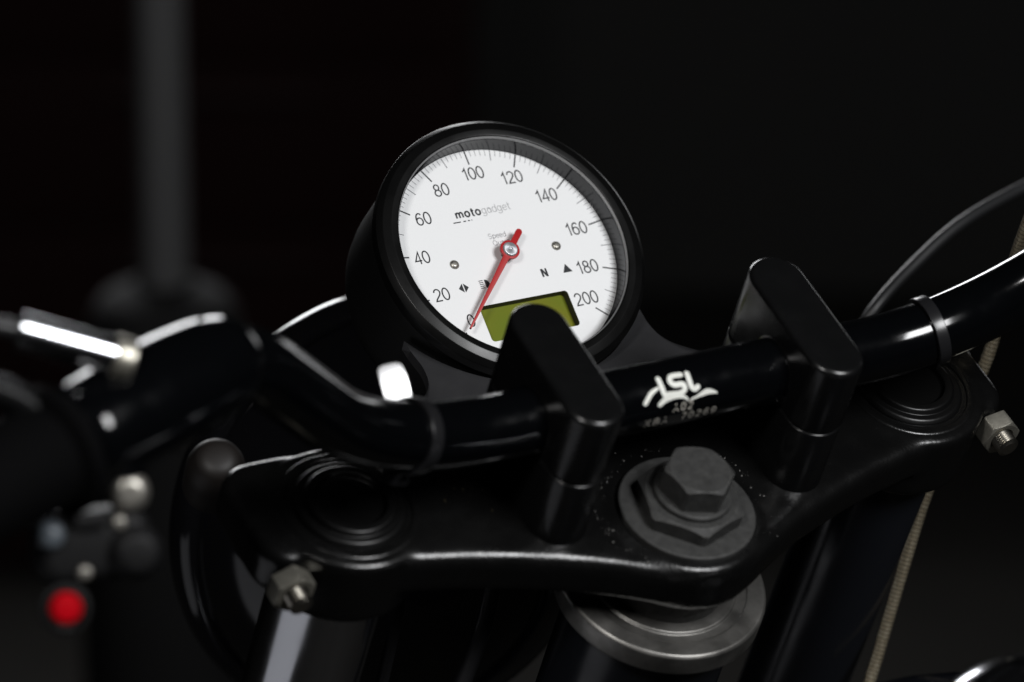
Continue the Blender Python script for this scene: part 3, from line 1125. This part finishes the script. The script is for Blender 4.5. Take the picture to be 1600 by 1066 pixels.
AX = (bar_axis(10) - bar_axis(0)).normalized()
ps = [-(207 + 2.0 * k) for k in range(36)]
def perch_r(d):
    return 12.0 + 2.4 * min(1, d / 6) ** 0.5 + 2.4 * math.sin(PI * min(1, d / 70)) - (3.5 * max(0, (d - 62) / 8) if d > 62 else 0)
perch = tube([bar_frame(q)[0] for q in ps], perch_r, 64).build('clutch_perch', M_bar, bike, label='out of focus black clutch lever perch', sharp=60)
tube([bar_axis(72), bar_axis(76), bar_axis(78), bar_axis(190)], lambda s: 19.0 if s < 5 else 15.5, 48).build('grip', M_rubber, bike, label='blurred black rubber handlebar grip')
adj = [Vector((-227, -23, 91)), Vector((-240, -18, 94)), Vector((-251, -12, 96))]
ad = (adj[2] - adj[0]).normalized()
ao = tube([adj[0], adj[0] + ad * 1, adj[0] + ad * 27, adj[0] + ad * 29], lambda s: 5.4, 40).build('cable_adjuster', M_chrome, perch)
lathe(fillet([(4.4, 0), (6.3, 0.5), (6.3, 6), (4.4, 6.5)], [0, .5, .5, 0]), adj[0] - ad * 5, ad, 40, True).build('knurled_ring', M_zinc, perch)
tube(catmull([adj[2], adj[2] + ad * 25, adj[2] + ad * 60 + Vector((0, 6, 6))], 8), 2.8, 24).build('clutch_cable', M_dark, perch)
arm = catmull([bar_axis(36) + Vector((0, -4, 4)), Vector((-218, -24, 74)), Vector((-228, -34, 74)), Vector((-231, -44, 64))], 8)
tube(arm, lambda s: 8.0, 32).build('perch_arm', M_bar, perch)
lathe(fillet([(0, 5), (3.5, 5), (6, 3), (6.4, 0), (0, 0)], [0, 1, 1.5, .5, 0]), (-230, -49, 63), (-0.25, -0.75, 0.6), 40).build('pivot_bolt', M_screw, perch)
lathe(fillet([(0, 4), (3.0, 4), (4.6, 2), (4.8, 0), (0, 0)], [0, 1, 1.5, .5, 0]), (-227, -31, 84), (-0.25, -0.75, 0.6), 40).build('clamp_bolt', M_zinc, perch)
lv = catmull([Vector((-231, -46, 62)), Vector((-243, -40, 72)), Vector((-262, -26, 88)), Vector((-300, -22, 98)), Vector((-350, -30, 100))], 8)
tube(lv, 5.2, 32).build('clutch_lever', M_clamp, perch)

# ---------------------------------------------------------------- switch housing with red button
so = Vector((-242, -58, 51))
su = Vector((0.93, -0.18, 0.10)).normalized()
sw_ = Vector((0.2, 0.55, 0.80))
sw_ = (sw_ - su * sw_.dot(su)).normalized()
sn = su.cross(sw_)


def sw_to(x, y, z):
    return so + su * x + sw_ * y + sn * z


swo = prism(rrect(-17, 17, -9, 11, 7), -12, 3.5, 3, 5, 5, sw_to).build('switch_housing', M_switch, bike, label='blurred black switch housing with a red push button')
lathe(fillet([(0, 2.6), (3.8, 2.4), (4.6, 1.2), (4.8, 0), (0, 0)], [0, 1, 1.6, .4, 0]), (-258, -75, 50), (-0.35, -0.75, 0.55), 40).build('red_button', M_button, swo)
lathe(fillet([(0, 3.5), (2.6, 3.2), (4.0, 1.5), (4.2, 0), (0, 0)], [0, 1, 1.2, .4, 0]), sw_to(-13, 7, 4), sn, 32).build('grey_knob', M_blue, swo)
lathe(fillet([(0, 5), (5, 4.5), (7.5, 2), (8, 0), (0, 0)], [0, 1, 1.6, .4, 0]), sw_to(11, -1, 3.5), sn, 32).build('rocker_knob', M_switch, swo)
for bx_, by_ in ((7, 8), (-4, -5), (14, -6)):
    lathe(fillet([(0, 1.6), (1.5, 1.5), (2.1, .8), (2.2, 0), (0, 0)], [0, .3, .4, .2, 0]), sw_to(bx_, by_, 3.3), sn, 24).build('housing_screw', M_screw, swo)
lathe(fillet([(5.6, 0), (7.4, 0), (7.2, 2.2), (5.6, 2.4)], [0, .4, .6, 0]), (-258, -74.6, 49.6), (-0.35, -0.75, 0.55), 40, True).build('button_collar', M_switch, swo)
prism(rrect(-6, 4, 8, 12, 1), 4.2, 7, 0, .8, 3, sw_to).build('slide_switch', M_switch, swo)

# ---------------------------------------------------------------- hoses and cables
mb = MB()
uv = []
tube(catmull([(166, 42, 24), (164, 40, -2), (164, 38, -27), (160, 30, -51), (151, 23, -72), (139, 13, -96), (128, -1, -124), (117, -16, -153), (110, -24, -165)], 14), 2.15, 24, True, mb, uv)
mb.build('brake_hose', M_braid, bike, label='steel braided brake hose beside the dark fork tube', uvs=uv)
tube(catmull([(127, 65, -98), (134, 70, -88), (141, 75, -78), (148, 79, -70), (166, 88, -64), (193, 99, -57), (227, 109, -55), (261, 116, -54)], 14), 2.3, 48).build(
    'throttle_cable', M_cable, bike, label='grey curved throttle cable rising behind the bar')
for pts, r in (([(-40, 20, -66), (-45, 5, -100), (-60, -10, -140), (-70, -20, -180)], 3.0), ([(-72, 24, -66), (-76, 12, -100), (-78, 5, -150), (-78, 0, -190)], 2.2),
               ([(40, 20, -66), (46, 10, -110), (50, 0, -160)], 3.5)):
    tube(catmull(pts, 8), r, 20).build('wiring_hose', M_dark, bike)

# ---------------------------------------------------------------- fuel tank front and filler ring
mb = MB()
TCX, TCY, TCZ = 20, -238, -92
vs_, fs = [], []
nu, nv = 48, 24
for j in range(nv + 1):
    ph = -PI / 2 + PI * j / nv
    for i in range(nu):
        th = 2 * PI * i / nu
        ex = lambda t, p: math.copysign(abs(t) ** p, t)
        vs_.append((TCX + 120 * ex(math.cos(ph), .7) * ex(math.cos(th), .8), TCY + 150 * ex(math.cos(ph), .7) * ex(math.sin(th), .8), TCZ + 90 * ex(math.sin(ph), .8)))
for j in range(nv):
    for i in range(nu):
        i2 = (i + 1) % nu
        fs.append((j * nu + i, j * nu + i2, (j + 1) * nu + i2, (j + 1) * nu + i))
mb.add(vs_, fs)
tank = mb.build('fuel_tank', M_tank, bike, sharp=80, label='black fuel tank edge at the bottom of the view')
lathe(fillet([(0, 12), (34, 11), (48, 3), (50, -10), (50, -20), (0, -20)], [0, 10, 10, 5, 1, 0]), (42.6, -181, -5.8), (0.1, -0.15, 1), 128).build('filler_cap', M_chrome, tank, sharp=60)
